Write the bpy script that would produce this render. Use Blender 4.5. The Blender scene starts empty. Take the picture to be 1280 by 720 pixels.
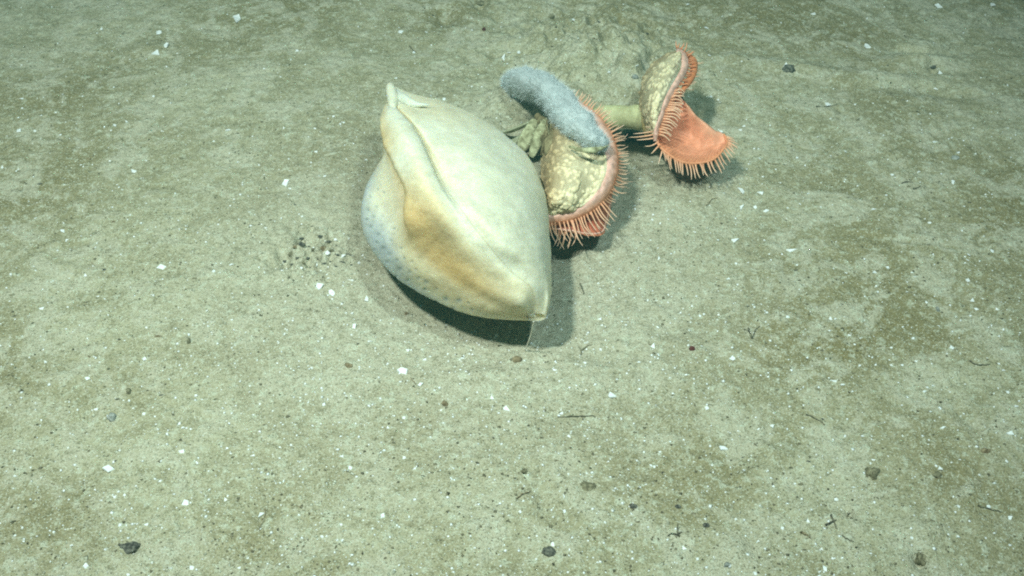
import bpy, math, random
import numpy as np
from mathutils import Vector

# ------------------------------------------------------------------ camera, water light, exposure
PITCH = math.radians(42.0); HC = 1.0; FPX = 1437.0          # focal length in pixels of the 1280 px wide photo
CAM = np.array([0.0, -HC / math.tan(PITCH), HC])
FW = np.array([0.0, math.cos(PITCH), -math.sin(PITCH)])
RT = np.array([1.0, 0.0, 0.0])
UP = np.array([0.0, math.sin(PITCH), math.cos(PITCH)])
scene = bpy.context.scene
COL = scene.collection
cd = bpy.data.cameras.new('camera'); cam = bpy.data.objects.new('camera', cd); COL.objects.link(cam)
cam.location = CAM; cam.rotation_euler = (math.pi / 2 - PITCH, 0, 0)
cd.sensor_width = 36.0; cd.lens = 36.0 * FPX / 1280.0
cd.clip_start = 0.01; cd.clip_end = 200.0
scene.camera = cam

world = bpy.data.worlds.new('World'); scene.world = world; world.use_nodes = True
bg = world.node_tree.nodes['Background']
bg.inputs['Color'].default_value = (0.16, 0.42, 0.42, 1); bg.inputs['Strength'].default_value = 0.17

def lamp(name, loc, target, power, col, radius, cone=110):
    ld = bpy.data.lights.new(name, 'SPOT'); o = bpy.data.objects.new(name, ld); COL.objects.link(o)
    ld.energy = power; ld.color = col; ld.shadow_soft_size = radius
    ld.spot_size = math.radians(cone); ld.spot_blend = 1.0
    o.location = loc
    o.rotation_euler = (Vector(target) - Vector(loc)).to_track_quat('-Z', 'Y').to_euler()
# the two headlights of the diving vehicle that carries the camera
lamp('dive_lamp_port', (-0.76, -0.90, 2.48), (-0.14, 0.30, 0), 445, (0.90, 1.0, 0.89), 0.10, 62)
lamp('dive_lamp_starboard', (0.68, -0.94, 2.44), (-0.06, 0.28, 0), 210, (0.78, 1.0, 0.95), 0.10, 60)

scene.view_settings.view_transform = 'Standard'
scene.view_settings.look = 'None'
scene.view_settings.exposure = 0.0
scene.view_settings.gamma = 1.0
try:
    scene.cycles.use_denoising = False
    scene.cycles.filter_width = 2.0
    scene.cycles.volume_bounces = 0
    scene.cycles.max_bounces = 6
    scene.cycles.use_adaptive_sampling = True
except Exception:
    pass

rnd = random.Random(11)
nr = np.random.RandomState(5)

# ------------------------------------------------------------------ projection helpers
def ray(px, py):
    return FW + (px - 640.0) / FPX * RT + (360.0 - py) / FPX * UP
def W(px, py, z=0.0):
    """world point seen at that place of the photo, at height z"""
    d = ray(px, py); t = (z - CAM[2]) / d[2]
    return CAM + d * t
def shift(p, dx, dy, dd=0.0):
    """move a world point by dx, dy millimetre-like steps across the view and dd metres away"""
    dep = float(np.dot(np.asarray(p) - CAM, FW))
    return np.asarray(p) + (dx * RT - dy * UP) * dep / FPX + FW * dd

# ------------------------------------------------------------------ noise
def _hash(ix, iy, seed):
    h = (ix.astype(np.int64) * 374761393 + iy.astype(np.int64) * 668265263 + seed * 974634777) & 0xFFFFFFFF
    h = ((h ^ (h >> 13)) * 1274126177) & 0xFFFFFFFF
    h = (h ^ (h >> 16)) & 0xFFFFFFFF
    return h / 4294967295.0
def vnoise(x, y, seed=0):
    x = np.asarray(x, float); y = np.asarray(y, float)
    ix = np.floor(x); iy = np.floor(y); fx = x - ix; fy = y - iy
    fx = fx * fx * (3 - 2 * fx); fy = fy * fy * (3 - 2 * fy)
    a = _hash(ix, iy, seed); b = _hash(ix + 1, iy, seed); c = _hash(ix, iy + 1, seed); d = _hash(ix + 1, iy + 1, seed)
    return (a * (1 - fx) + b * fx) * (1 - fy) + (c * (1 - fx) + d * fx) * fy - 0.5
def fbm(x, y, seed, octv=4, gain=0.5):
    s = 0; a = 1.0
    for k in range(octv):
        s = s + a * vnoise(x * 2 ** k, y * 2 ** k, seed + k * 17); a *= gain
    return s

# ------------------------------------------------------------------ terrain height
def G(px, py): return W(px, py, 0.0)[:2]
BUMPS = []     # x, y, sx, sy, rot, h
def bump(px, py, sx, sy, h, rot=0.0):
    g = G(px, py); BUMPS.append((g[0], g[1], sx, sy, rot, h))
bump(590, 350, 0.20, 0.20, -0.012)                 # scour around the sponge
bump(655, 126, 0.030, 0.020, 0.020)
bump(610, 185, 0.060, 0.075, 0.022)
bump(650, 130, 0.075, 0.060, 0.020)                # mound behind the stalk
bump(745, 85, 0.075, 0.050, 0.028)
bump(785, 112, 0.030, 0.018, 0.020)
bump(700, 55, 0.11, 0.05, 0.016)
bump(1010, 88, 0.10, 0.020, 0.012, -0.25)
bump(1150, 75, 0.060, 0.020, 0.014)
bump(1165, 112, 0.09, 0.018, -0.008, -0.2)
bump(430, 330, 0.05, 0.03, 0.008)
bump(190, 60, 0.03, 0.02, 0.008)
bump(802, 176, 0.034, 0.018, -0.045)
bump(702, 300, 0.020, 0.018, -0.03)
bump(640, 470, 0.16, 0.02, 0.005)
bump(860, 250, 0.08, 0.05, 0.007)
for (px, py, r, d) in [(375, 297, .0055, .016), (355, 325, .0055, .014), (383, 322, .005, .009), (409, 301, .006, .008),
                       (396, 322, .005, .009), (412, 326, .006, .008), (389, 282, .005, .008), (390, 333, .005, .009),
                       (166, 685, .006, .005), (740, 30, .008, .014), (776, 48, .007, .014),
                       (742, 50, .006, .012), (752, 62, .006, .010), (691, 20, .008, .010), (810, 42, .008, .012), (813, 85, .007, .012),
                       (600, 3, .012, .012), (558, 20, .02, .010), (750, 27, .006, .012), (1167, 84, .009, .010),
                       (672, 152, .012, .014), (1063, 641, .004, .010), (1151, 700, .008, .010), (230, 655, .010, .005)]:
    bump(px, py, r, r * 1.3, -d * 1.4)
rb = random.Random(77)
for _ in range(46):     # low mounds and shallow dimples left by burrowers
    bump(rb.uniform(-60, 1340), rb.uniform(0, 760), rb.uniform(.008, .028), rb.uniform(.008, .022), rb.choice([1, 1, -1]) * rb.uniform(.002, .005), rb.uniform(0, 3))
for (px, py, L, rot) in [(640,470,.14,.05),(250,520,.10,-.4),(980,480,.12,.3),(1120,300,.10,-.2),(330,90,.10,.2),(820,560,.10,-.5),(120,300,.09,.3)]:
    bump(px, py, L, .006, -.0018, rot); g_ = G(px, py); BUMPS.append((g_[0], g_[1] + .011, L, .007, rot, .0012))
# a sharper-edged skirt of silt drawn over the stalk behind the first anemone
PLATES = [(785,103,.021,.020,.020),(768,76,.022,.016,.012),(735,112,.030,.018,.012),(800,80,.014,.012,.010),(652,165,.020,.012,.008),(1150,58,.040,.018,.012),(1090,100,.07,.016,.009)]
SL0, SL1 = G(700, 140), G(805, 128)
def H(x, y):
    x = np.asarray(x, float); y = np.asarray(y, float)
    z = 0.010 * fbm(x * 3.1 + 7, y * 3.1, 3, 3) + 0.0030 * fbm(x * 13, y * 13, 31, 3) + 0.0028 * fbm(x * 60, y * 60, 57, 4, 0.6)
    for (bx, by, sx, sy, rot, h) in BUMPS:
        dx = x - bx; dy = y - by
        c, s = math.cos(rot), math.sin(rot)
        u = (dx * c + dy * s) / sx; v = (-dx * s + dy * c) / sy
        z = z + h * np.exp(-(u * u + v * v))
    for (px, py, rx, ry, h) in PLATES:
        g = G(px, py); q = ((x - g[0]) / rx) ** 2 + ((y - g[1]) / ry) ** 2 + 0.5 * vnoise(x * 60, y * 60, 19)
        z = z + h / (1 + np.exp((q - 1) * 7))
    # crumbly ground: extra lumps in the churned patches
    for (px, py, r, a) in [(392, 316, 0.055, 0.030), (745, 60, 0.16, 0.022), (800, 440, 0.10, 0.005), (640, 150, 0.08, 0.008)]:
        g = G(px, py); w = np.exp(-(((x - g[0]) / r) ** 2 + ((y - g[1]) / r) ** 2))
        z = z + a * w * fbm(x * 42, y * 42, 91, 3, 0.6)
    # silt plate
    t = (x - SL0[0]) / (SL1[0] - SL0[0])
    ye = SL0[1] + (SL1[1] - SL0[1]) * t + 0.012 * vnoise(x * 28, x * 0, 5)
    lat = 1 / (1 + np.exp(-(t + 0.02) * 22)) * 1 / (1 + np.exp((t - 1.05) * 26))
    z = z + 0.030 * lat / (1 + np.exp(-(y - ye) / 0.006)) * np.exp(-np.clip((y - ye), 0, 9) / 0.11)
    return z
def ground(px, py, it=5):
    d = ray(px, py); ts = (np.linspace(0.07, -0.06, 90) - CAM[2]) / d[2]
    P = CAM + ts[:, None] * d; k = int(np.argmax(P[:, 2] < H(P[:, 0], P[:, 1])))
    ts = np.linspace(ts[max(k - 1, 0)], ts[k], 12); P = CAM + ts[:, None] * d; q = P[:, 2] < H(P[:, 0], P[:, 1])
    return P[int(np.argmax(q)) if q.any() else -1]

# ------------------------------------------------------------------ material helpers
def mat(name):
    m = bpy.data.materials.new(name); m.use_nodes = True
    nt = m.node_tree; return m, nt, nt.nodes['Principled BSDF']
def node(nt, t, **kw):
    n = nt.nodes.new(t)
    for k, v in kw.items(): setattr(n, k, v)
    return n
def noise_n(nt, co, scale, detail=3, rough=0.55, dist=0.0):
    n = node(nt, 'ShaderNodeTexNoise'); n.inputs['Scale'].default_value = scale
    n.inputs['Detail'].default_value = detail; n.inputs['Roughness'].default_value = rough
    n.inputs['Distortion'].default_value = dist
    nt.links.new(co, n.inputs['Vector']); return n.outputs['Fac']
def ramp(nt, fac, stops):
    r = node(nt, 'ShaderNodeValToRGB'); e = r.color_ramp.elements
    while len(e) < len(stops): e.new(0.5)
    for k, (p, c) in enumerate(stops):
        e[k].position = p; e[k].color = (*c, 1) if len(c) == 3 else (c[0], c[0], c[0], 1)
    nt.links.new(fac, r.inputs['Fac']); return r.outputs['Color']
def mix(nt, fac, a, b, mode='MIX'):
    m = node(nt, 'ShaderNodeMix', data_type='RGBA', blend_type=mode)
    for i, v in ((0, fac), (6, a), (7, b)):
        if isinstance(v, (int, float)): m.inputs[i].default_value = v
        elif isinstance(v, tuple): m.inputs[i].default_value = (*v, 1) if len(v) == 3 else v
        else: nt.links.new(v, m.inputs[i])
    return m.outputs[2]
def bumpn(nt, h, strength, dist, prev=None):
    b = node(nt, 'ShaderNodeBump'); b.inputs['Strength'].default_value = strength; b.inputs['Distance'].default_value = dist
    nt.links.new(h, b.inputs['Height'])
    if prev is not None: nt.links.new(prev, b.inputs['Normal'])
    return b.outputs['Normal']

# sediment
M_SED, nt, bs = mat('sediment')
co = node(nt, 'ShaderNodeTexCoord').outputs['Object']
big = node(nt, 'ShaderNodeAttribute', attribute_name='silt').outputs['Fac']
mid = noise_n(nt, co, 15, 7, 0.72, 0.6)
sm = noise_n(nt, co, 95, 4, 0.65)
fine = noise_n(nt, co, 420, 2, 0.7)
base = mix(nt, ramp(nt, big, [(0.0, (0,)), (1.0, (1,))]), (0.235, 0.200, 0.092), (0.44, 0.42, 0.285))
base = mix(nt, ramp(nt, mid, [(0.50, (0,)), (0.57, (0.75,))]), base, (0.50, 0.48, 0.36))
base = mix(nt, ramp(nt, mid, [(0.40, (0.55,)), (0.47, (0,))]), base, (0.25, 0.225, 0.12))
gpt = G(575, 330)                              # paler tone round the sponge, fading out with distance and noise
geo = node(nt, 'ShaderNodeVectorMath', operation='DISTANCE'); nt.links.new(co, geo.inputs[0]); geo.inputs[1].default_value = (gpt[0] + 0.02, gpt[1], 0)
ad = node(nt, 'ShaderNodeMath', operation='MULTIPLY_ADD'); nt.links.new(mid, ad.inputs[0]); ad.inputs[1].default_value = 0.5
nt.links.new(geo.outputs['Value'], ad.inputs[2])
base = mix(nt, ramp(nt, ad.outputs[0], [(0.42, (0.75,)), (0.68, (0,))]), base, (0.47, 0.445, 0.335))
base = mix(nt, ramp(nt, sm, [(0.34, (0.55,)), (0.44, (0,))]), base, (0.20, 0.19, 0.11))
base = mix(nt, ramp(nt, sm, [(0.54, (0,)), (0.65, (0.65,))]), base, (0.56, 0.59, 0.46))
base = mix(nt, ramp(nt, fine, [(0.32, (0.75,)), (0.42, (0,))]), base, (0.13, 0.13, 0.08))
base = mix(nt, ramp(nt, fine, [(0.56, (0,)), (0.68, (0.8,))]), base, (0.66, 0.68, 0.57))
nt.links.new(base, bs.inputs['Base Color'])
bs.inputs['Roughness'].default_value = 0.95; bs.inputs['Specular IOR Level'].default_value = 0.15
nn = bumpn(nt, mid, 0.5, 0.010); nn = bumpn(nt, sm, 0.9, 0.004, nn); nn = bumpn(nt, fine, 1.0, 0.0022, nn)
nt.links.new(nn, bs.inputs['Normal'])

def simple(name, c1, c2, scale=60, rough=0.7, bump_d=0.001, sss=0.0, bs_scale=None, lo=0.38, hi=0.62, spec=0.3):
    m, nt, bs = mat(name)
    co = node(nt, 'ShaderNodeTexCoord').outputs['Object']
    n1 = noise_n(nt, co, scale, 4, 0.6)
    nt.links.new(mix(nt, ramp(nt, n1, [(lo, (0,)), (hi, (1,))]), c1, c2), bs.inputs['Base Color'])
    n2 = noise_n(nt, co, bs_scale or scale * 3, 3, 0.6)
    nt.links.new(bumpn(nt, n2, 0.7, bump_d), bs.inputs['Normal'])
    bs.inputs['Roughness'].default_value = rough; bs.inputs['Specular IOR Level'].default_value = spec
    if sss:
        bs.inputs['Subsurface Weight'].default_value = sss
        bs.inputs['Subsurface Radius'].default_value = (1.0, 0.6, 0.4); bs.inputs['Subsurface Scale'].default_value = 0.006
    return m
def attr_mat(name, rough=0.6, sss=0.25, mott=0.1, bump_scale=90, bump_d=0.0008, sscale=0.008, fine_d=0.0003):
    """colour from the part's own colour attribute, broken up by noise"""
    m, nt, bs = mat(name)
    co = node(nt, 'ShaderNodeTexCoord').outputs['Object']
    a = node(nt, 'ShaderNodeVertexColor', layer_name='Col').outputs['Color']
    n1 = noise_n(nt, co, 38, 4, 0.6); n3 = noise_n(nt, co, 230, 2, 0.6)
    c = mix(nt, mott, a, ramp(nt, n1, [(0.35, (0.30, 0.24, 0.12)), (0.65, (1.0, 1.0, 0.96))]), 'MULTIPLY')
    c = mix(nt, mott * 0.8, c, ramp(nt, n3, [(0.35, (0.5, 0.45, 0.35)), (0.6, (1.0, 1.0, 1.0))]), 'MULTIPLY')
    nt.links.new(c, bs.inputs['Base Color'])
    n2 = noise_n(nt, co, bump_scale, 3, 0.6)
    nn = bumpn(nt, n2, 0.6, bump_d); nn = bumpn(nt, n3, 0.6, fine_d, nn)
    nt.links.new(nn, bs.inputs['Normal'])
    bs.inputs['Roughness'].default_value = rough; bs.inputs['Specular IOR Level'].default_value = 0.25
    bs.inputs['Subsurface Weight'].default_value = sss
    bs.inputs['Subsurface Radius'].default_value = (1.0, 0.8, 0.5); bs.inputs['Subsurface Scale'].default_value = sscale
    return m
M_SPONGE = attr_mat('sponge_skin', 0.66, 0.7, 0.20, 260, 0.0010, 0.014, 0.0008)
M_FLESH = attr_mat('anemone_flesh', 0.5, 0.2, 0.30, 160, 0.0006, 0.004)
M_KNOB = attr_mat('anemone_column_skin', 0.55, 0.25, 0.36, 150, 0.0012, 0.004)
M_FUZZ = simple('grey_fuzz', (0.48, 0.54, 0.55), (0.60, 0.66, 0.67), 180, 0.95, 0.0015, bs_scale=520, spec=0.1)
M_FUZZ.node_tree.nodes['Principled BSDF'].inputs['Alpha'].default_value = 0.85
M_HAIR = simple('grey_hairs', (0.54, 0.61, 0.63), (0.66, 0.73, 0.75), 200, 0.9, 0.0003, spec=0.1)
M_STALK = simple('old_stalk', (0.11, 0.085, 0.04), (0.36, 0.31, 0.17), 70, 0.85, 0.002)
M_FLAP = simple('stalk_flap', (0.20, 0.19, 0.10), (0.52, 0.53, 0.33), 80, 0.85, 0.002)
M_DGRIT = simple('dark_grains', (0.05, 0.05, 0.03), (0.22, 0.20, 0.13), 300, 0.95, 0.0002)
M_PGRIT = simple('pale_grains', (0.30, 0.30, 0.22), (0.62, 0.64, 0.52), 300, 0.95, 0.0002)
M_SILTY = simple('silted_skin', (0.27, 0.27, 0.16), (0.46, 0.48, 0.34), 90, 0.95, 0.0025, bs_scale=300)
M_SHELL = simple('white_shell', (0.72, 0.76, 0.76), (0.90, 0.93, 0.93), 140, 0.45, 0.0005, spec=0.4)
M_DARK = simple('dark_stone', (0.04, 0.04, 0.035), (0.20, 0.20, 0.16), 260, 0.85, 0.002)
M_BROWN = simple('brown_stone', (0.13, 0.095, 0.05), (0.34, 0.28, 0.17), 220, 0.85, 0.002)
M_OLIVE = simple('olive_clump', (0.12, 0.11, 0.065), (0.32, 0.30, 0.19), 240, 0.95, 0.003)
M_RED = simple('dark_red_stone', (0.07, 0.018, 0.015), (0.15, 0.05, 0.04), 170, 0.8, 0.002)
M_GREY = simple('grey_stone', (0.18, 0.20, 0.18), (0.44, 0.46, 0.42), 250, 0.9, 0.002)
M_TWIG = simple('dark_twig', (0.05, 0.05, 0.04), (0.16, 0.15, 0.10), 180, 0.9, 0.001)
M_SPIC = simple('glassy_spicule', (0.70, 0.66, 0.55), (0.85, 0.82, 0.72), 80, 0.3, 0.0002)

# ------------------------------------------------------------------ object helpers
def tag(o, label=None, cat=None, group=None, kind=None):
    if label: o['label'] = label
    if cat: o['category'] = cat
    if group: o['group'] = group
    if kind: o['kind'] = kind
    return o
def empty(name, loc):
    o = bpy.data.objects.new(name, None); o.empty_display_size = 0.02; COL.objects.link(o)
    o.location = loc; return o
def mesh(name, V, F, m, parent=None, origin=None, cols=None, smooth=True):
    """one mesh object; V in world coordinates, stored relative to the thing's base"""
    V = np.asarray(V, float)
    org = np.asarray(origin if origin is not None else (0, 0, 0), float)
    me = bpy.data.meshes.new(name); me.from_pydata((V - org).tolist(), [], F); me.update()
    if smooth: me.polygons.foreach_set('use_smooth', [True] * len(me.polygons))
    if cols is not None:
        ca = me.color_attributes.new('Col', 'FLOAT_COLOR', 'POINT')
        c4 = np.ones((len(V), 4)); c4[:, :3] = np.clip(cols, 0, 1); ca.data.foreach_set('color', c4.ravel())
    me.materials.append(m)
    o = bpy.data.objects.new(name, me); COL.objects.link(o)
    if parent is not None: o.parent = parent
    elif origin is not None: o.location = org
    return o

def cr(P, n, closed=False):
    """Catmull-Rom through the rows of P (k, ...) -> n samples"""
    P = np.asarray(P, float); k = len(P)
    t = np.linspace(0, k if closed else k - 1, n, endpoint=not closed)
    i = np.floor(t).astype(int)
    if not closed: i = np.minimum(i, k - 2)
    f = (t - i).reshape((-1,) + (1,) * (P.ndim - 1))
    g = (lambda j: P[j % k]) if closed else (lambda j: P[np.clip(j, 0, k - 1)])
    a, b, c, d = g(i - 1), g(i), g(i + 1), g(i + 2)
    return 0.5 * (2 * b + (c - a) * f + (2 * a - 5 * b + 4 * c - d) * f ** 2 + (3 * b - a - 3 * c + d) * f ** 3)
def grid_faces(n, m, closed_m=False, flip=False):
    F = []
    for i in range(n - 1):
        for j in range(m if closed_m else m - 1):
            a = i * m + j; b = i * m + (j + 1) % m; c = (i + 1) * m + (j + 1) % m; d = (i + 1) * m + j
            F.append((a, d, c, b) if flip else (a, b, c, d))
    return F
def loft(rails, nu, nv, closed):
    """rails: list of (k, C) arrays (xyz + extra channels) -> (nu, nv, C)"""
    R = np.stack([cr(r, nu) for r in rails], 0)        # rails, nu, C
    S = cr(R, nv, closed)                              # nv, nu, C
    return np.transpose(S, (1, 0, 2))
def normals(S, closed):
    du = np.gradient(S, axis=0)
    if closed: dv = (np.roll(S, -1, 1) - np.roll(S, 1, 1)) / 2
    else: dv = np.gradient(S, axis=1)
    N = np.cross(du, dv); return N / (np.linalg.norm(N, axis=2, keepdims=True) + 1e-12)
def frames(P):
    T = np.gradient(P, axis=0); T /= np.linalg.norm(T, axis=1, keepdims=True) + 1e-12
    A = np.cross(T[0], [0.31, 0.77, 0.55]); A /= np.linalg.norm(A); out = []
    for t in T:
        A = A - t * np.dot(A, t); A /= np.linalg.norm(A) + 1e-12; out.append((A.copy(), np.cross(t, A)))
    return out
def tube_data(P, r, n=7, cap=True, sq=1.0):
    P = np.asarray(P, float); r = np.broadcast_to(np.asarray(r, float), (len(P),))
    V = []; fr = frames(P)
    for p, rr, (a, b) in zip(P, r, fr):
        for k in range(n):
            th = 2 * math.pi * k / n; V.append(p + a * rr * math.cos(th) + b * rr * sq * math.sin(th))
    F = grid_faces(len(P), n, True)
    if cap:
        F.append(tuple(range(n))); F.append(tuple(reversed([(len(P) - 1) * n + k for k in range(n)])))
    return V, F

# ------------------------------------------------------------------ seabed: one sheet
def axis(lo, hi, step, far):
    core = np.arange(lo, hi + step / 2, step); out = []; s = step; x = hi
    while x < far: s *= 1.16; x += s; out.append(x)
    out2 = []; s = step; x = lo
    while x > -far: s *= 1.16; x -= s; out2.append(x)
    return np.array(out2[::-1] + list(core) + out)
ax = axis(-0.92, 0.92, 0.0021, 11.0); ay = axis(-0.50, 0.90, 0.0022, 11.0)
X, Y = np.meshgrid(ax, ay); Z = H(X, Y)
nx, ny = len(ax), len(ay)
me = bpy.data.meshes.new('seabed')
me.vertices.add(nx * ny); me.vertices.foreach_set('co', np.stack([X, Y, Z], -1).astype(np.float32).ravel())
idx = np.arange(nx * ny).reshape(ny, nx)
quads = np.stack([idx[:-1, :-1], idx[:-1, 1:], idx[1:, 1:], idx[1:, :-1]], -1).reshape(-1, 4)
me.loops.add(quads.size); me.loops.foreach_set('vertex_index', quads.astype(np.int32).ravel())
me.polygons.add(len(quads)); me.polygons.foreach_set('loop_start', (np.arange(len(quads)) * 4).astype(np.int32))
me.polygons.foreach_set('loop_total', np.full(len(quads), 4, np.int32))
me.update(calc_edges=True); me.polygons.foreach_set('use_smooth', [True] * len(quads))
me.materials.append(M_SED)
pat = 0.5 + 0.9 * fbm(X * 4.2, Y * 4.2, 201, 4, .6)
wx = X + .05 * vnoise(X * 9, Y * 9, 211) + .012 * fbm(X * 40, Y * 40, 215, 2); wy = Y + .05 * vnoise(X * 9, Y * 9, 212) + .012 * fbm(X * 40, Y * 40, 216, 2)
for (px, py, rx, ry, a) in [(1150,60,.05,.03,.8),(1020,82,.07,.02,.7),(1120,105,.07,.025,.8),(340,310,.09,.12,.6),(150,390,.08,.05,.5),(440,400,.12,.06,.7),(700,455,.14,.05,.5),
      (770,400,.07,.06,.6),(490,655,.04,.04,.5),(1180,470,.06,.04,.5),(1100,680,.12,.05,.5),(170,575,.12,.04,.6),(60,30,.08,.06,.4),(610,140,.08,.06,.5),(750,90,.10,.06,.7),(880,240,.10,.06,.6),(1020,590,.08,.05,.5),(520,445,.06,.03,.6),(620,470,.07,.025,.6),(720,430,.06,.04,.7),(790,340,.05,.05,.6),(830,270,.06,.04,.6),
      (200,90,.14,.09,-.6),(60,240,.12,.05,-.4),(530,25,.09,.05,-.6),(250,450,.10,.05,-.6),(500,560,.10,.05,-.5),(1080,230,.16,.08,-.6),(1050,420,.12,.06,-.5),(1220,620,.12,.05,-.5),(700,670,.10,.05,-.4),(870,600,.10,.05,-.4),(330,690,.10,.04,-.5),(60,640,.08,.05,-.5),(1000,30,.14,.08,-.5),(430,190,.08,.08,-.3)]:
    g = G(px, py); pat = pat + a * (1 if a > 0 else .42) * np.exp(-(((wx - g[0]) / rx) ** 2 + ((wy - g[1]) / ry) ** 2))
pa = me.attributes.new('silt', 'FLOAT', 'POINT'); pa.data.foreach_set('value', pat.astype(np.float32).ravel())
sb = bpy.data.objects.new('seabed', me); COL.objects.link(sb); tag(sb, kind='structure')

# ------------------------------------------------------------------ water (haze)
def haze():
    V = [(x, y, z) for z in (-1.2, 3.0) for y in (-11.8, 11.8) for x in (-11.8, 11.8)]
    F = [(0, 2, 3, 1), (4, 5, 7, 6), (0, 1, 5, 4), (2, 6, 7, 3), (0, 4, 6, 2), (1, 3, 7, 5)]
    m = bpy.data.materials.new('water_haze'); m.use_nodes = True; nt = m.node_tree; nt.nodes.clear()
    out = node(nt, 'ShaderNodeOutputMaterial'); pv = node(nt, 'ShaderNodeVolumePrincipled')
    pv.inputs['Color'].default_value = (0.20, 0.84, 0.83, 1)
    pv.inputs['Density'].default_value = 0.095
    pv.inputs['Anisotropy'].default_value = 0.3
    nt.links.new(pv.outputs[0], out.inputs['Volume'])
    o = mesh('haze', V, F, m, smooth=False); tag(o, kind='stuff')
haze()

# ------------------------------------------------------------------ the big folded sponge
def rail(pts): return [tuple(p) for p in pts]
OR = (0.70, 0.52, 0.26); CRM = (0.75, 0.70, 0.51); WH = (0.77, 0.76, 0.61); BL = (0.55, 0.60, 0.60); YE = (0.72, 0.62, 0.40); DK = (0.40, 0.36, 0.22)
SP = [  # each rail runs from the upper tip to the lower tip: photo place, height above the seabed, colour
 ([(489,106,.150),(519,118,.152),(562,129,.145),(605,150,.137),(643,178,.127),(671,212,.116),(684,260,.105),(688,310,.097),(689,366,.088),(682.5,396.1,0.0748)],
  [WH,CRM,CRM,CRM,WH,CRM,CRM,CRM,CRM,CRM]),
 ([(489,110,.160),(518,130,.178),(556,142,.190),(596,170,.195),(630,203,.190),(655,240,.178),(671,280,.160),(680,320,.140),(686,367,.106),(681.2,394.3,0.0780)],
  [WH,CRM,CRM,WH,WH,WH,WH,WH,CRM,CRM]),
 ([(489,114,.168),(514,137,.196),(546,158,.212),(580,190,.222),(610,228,.220),(637,268,.206),(657,305,.180),(671,338,0.148),(680,364,.114),(678.5,392.8,0.0806)],
  [WH,CRM,WH,WH,WH,WH,WH,WH,WH,CRM]),
 ([(489,122,.170),(505,139,.200),(527,162,.218),(548,193,.228),(572,228,.229),(602,268,.226),(630,305,0.199),(653,336,0.157),(669,360,0.129),(674.6,391.8,0.0824)],
  [WH,CRM,WH,WH,WH,WH,WH,WH,WH,CRM]),
 # crease between the flank and the roll
 ([(488,126,.168),(501,140,.196),(519,160,.209),(535,188,.219),(549,219,.226),(572,256,.231),(606,301,0.203),(638,338,0.16),(664,361,0.131),(670.1,391.5,0.0830)],
  [CRM,YE,CRM,CRM,CRM,WH,WH,WH,CRM,CRM]),
 ([(487,127,.172),(497,139,.207),(513,158,.228),(529,187,.240),(543,219,.244),(563,256,.237),(594,302,0.201),(628,343,0.158),(658,366,0.13),(665.5,391.8,0.0824)],
  [CRM,WH,WH,WH,WH,WH,WH,CRM,CRM,CRM]),
 # top of the roll
 ([(485,128,.173),(487,142,.211),(499,161,.236),(515,190,.248),(528,222,.251),(546,260,.240),(575,305,0.196),(611,346,0.152),(650,377,0.121),(661.6,392.8,0.0807)],
  [CRM,WH,WH,WH,CRM,YE,YE,YE,CRM,CRM]),
 ([(483,129,.170),(479,148,.206),(486,172,.226),(501,202,.234),(514,234,.236),(526,270,0.219),(553,309,0.178),(590,350,0.142),(637,381,0.112),(658.8,394.2,0.0781)],
  [YE,YE,YE,WH,YE,OR,OR,OR,YE,YE]),
 # overhanging left edge of the roll
 ([(482,129,.165),(475,152,.196),(479,180,.212),(492,206,.217),(505,238,.216),(505,274,0.202),(533,313,0.162),(574,352,0.13),(626,384,0.101),(657.6,396.0,0.0749)],
  [YE,YE,OR,YE,OR,OR,OR,OR,YE,YE]),
 # under the overhang
 ([(483,130,.155),(480,156,.172),(484,184,.172),(499,214,.170),(513,243,.166),(507,281,0.175),(521,319,0.147),(560,355,0.119),(615,387,0.092),(658.0,397.8,0.0716)],
  [YE,YE,OR,OR,OR,OR,YE,YE,YE,YE]),
 # the spreading lower lobe
 ([(483,130,.150),(480,162,.156),(481,190,.152),(488,217,.150),(494,247,.143),(497,285,0.15),(508,323,0.133),(545,357,0.107),(606,389,0.084),(660.0,399.5,0.0686)],
  [YE,CRM,CRM,CRM,CRM,CRM,CRM,YE,YE,CRM]),
 ([(483,130,.146),(480,166,.148),(479,193,.141),(473,221,.136),(470,253,.127),(474,289,0.121),(493,326,0.112),(532,359,0.092),(598,391,0.075),(663.4,400.7,0.0664)],
  [CRM,CRM,CRM,WH,WH,BL,BL,CRM,CRM,CRM]),
 # rim of the lobe
 ([(483,130,.140),(480,170,.136),(478,196,.126),(462,226,.113),(453,257,.100),(457,293,.084),(478,329,.074),(520,363,.066),(590,394,.062),(667.6,401.4,0.0652)],
  [CRM,CRM,CRM,BL,BL,BL,BL,BL,CRM,CRM]),
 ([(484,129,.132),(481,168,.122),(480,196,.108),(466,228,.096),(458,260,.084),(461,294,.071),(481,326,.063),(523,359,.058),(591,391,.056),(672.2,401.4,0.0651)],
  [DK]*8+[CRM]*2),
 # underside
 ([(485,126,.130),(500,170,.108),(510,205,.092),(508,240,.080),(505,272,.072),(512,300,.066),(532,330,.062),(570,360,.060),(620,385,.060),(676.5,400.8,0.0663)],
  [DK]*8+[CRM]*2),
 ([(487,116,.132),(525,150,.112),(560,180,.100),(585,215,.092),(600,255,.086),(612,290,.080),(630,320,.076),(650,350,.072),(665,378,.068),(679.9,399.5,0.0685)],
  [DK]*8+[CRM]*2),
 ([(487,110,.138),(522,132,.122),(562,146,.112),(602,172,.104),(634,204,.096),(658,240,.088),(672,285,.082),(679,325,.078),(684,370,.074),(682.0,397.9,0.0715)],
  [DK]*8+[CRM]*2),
]
def ZL(z): return 0.049 + (z - 0.058) * 0.82
rails = []
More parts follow.
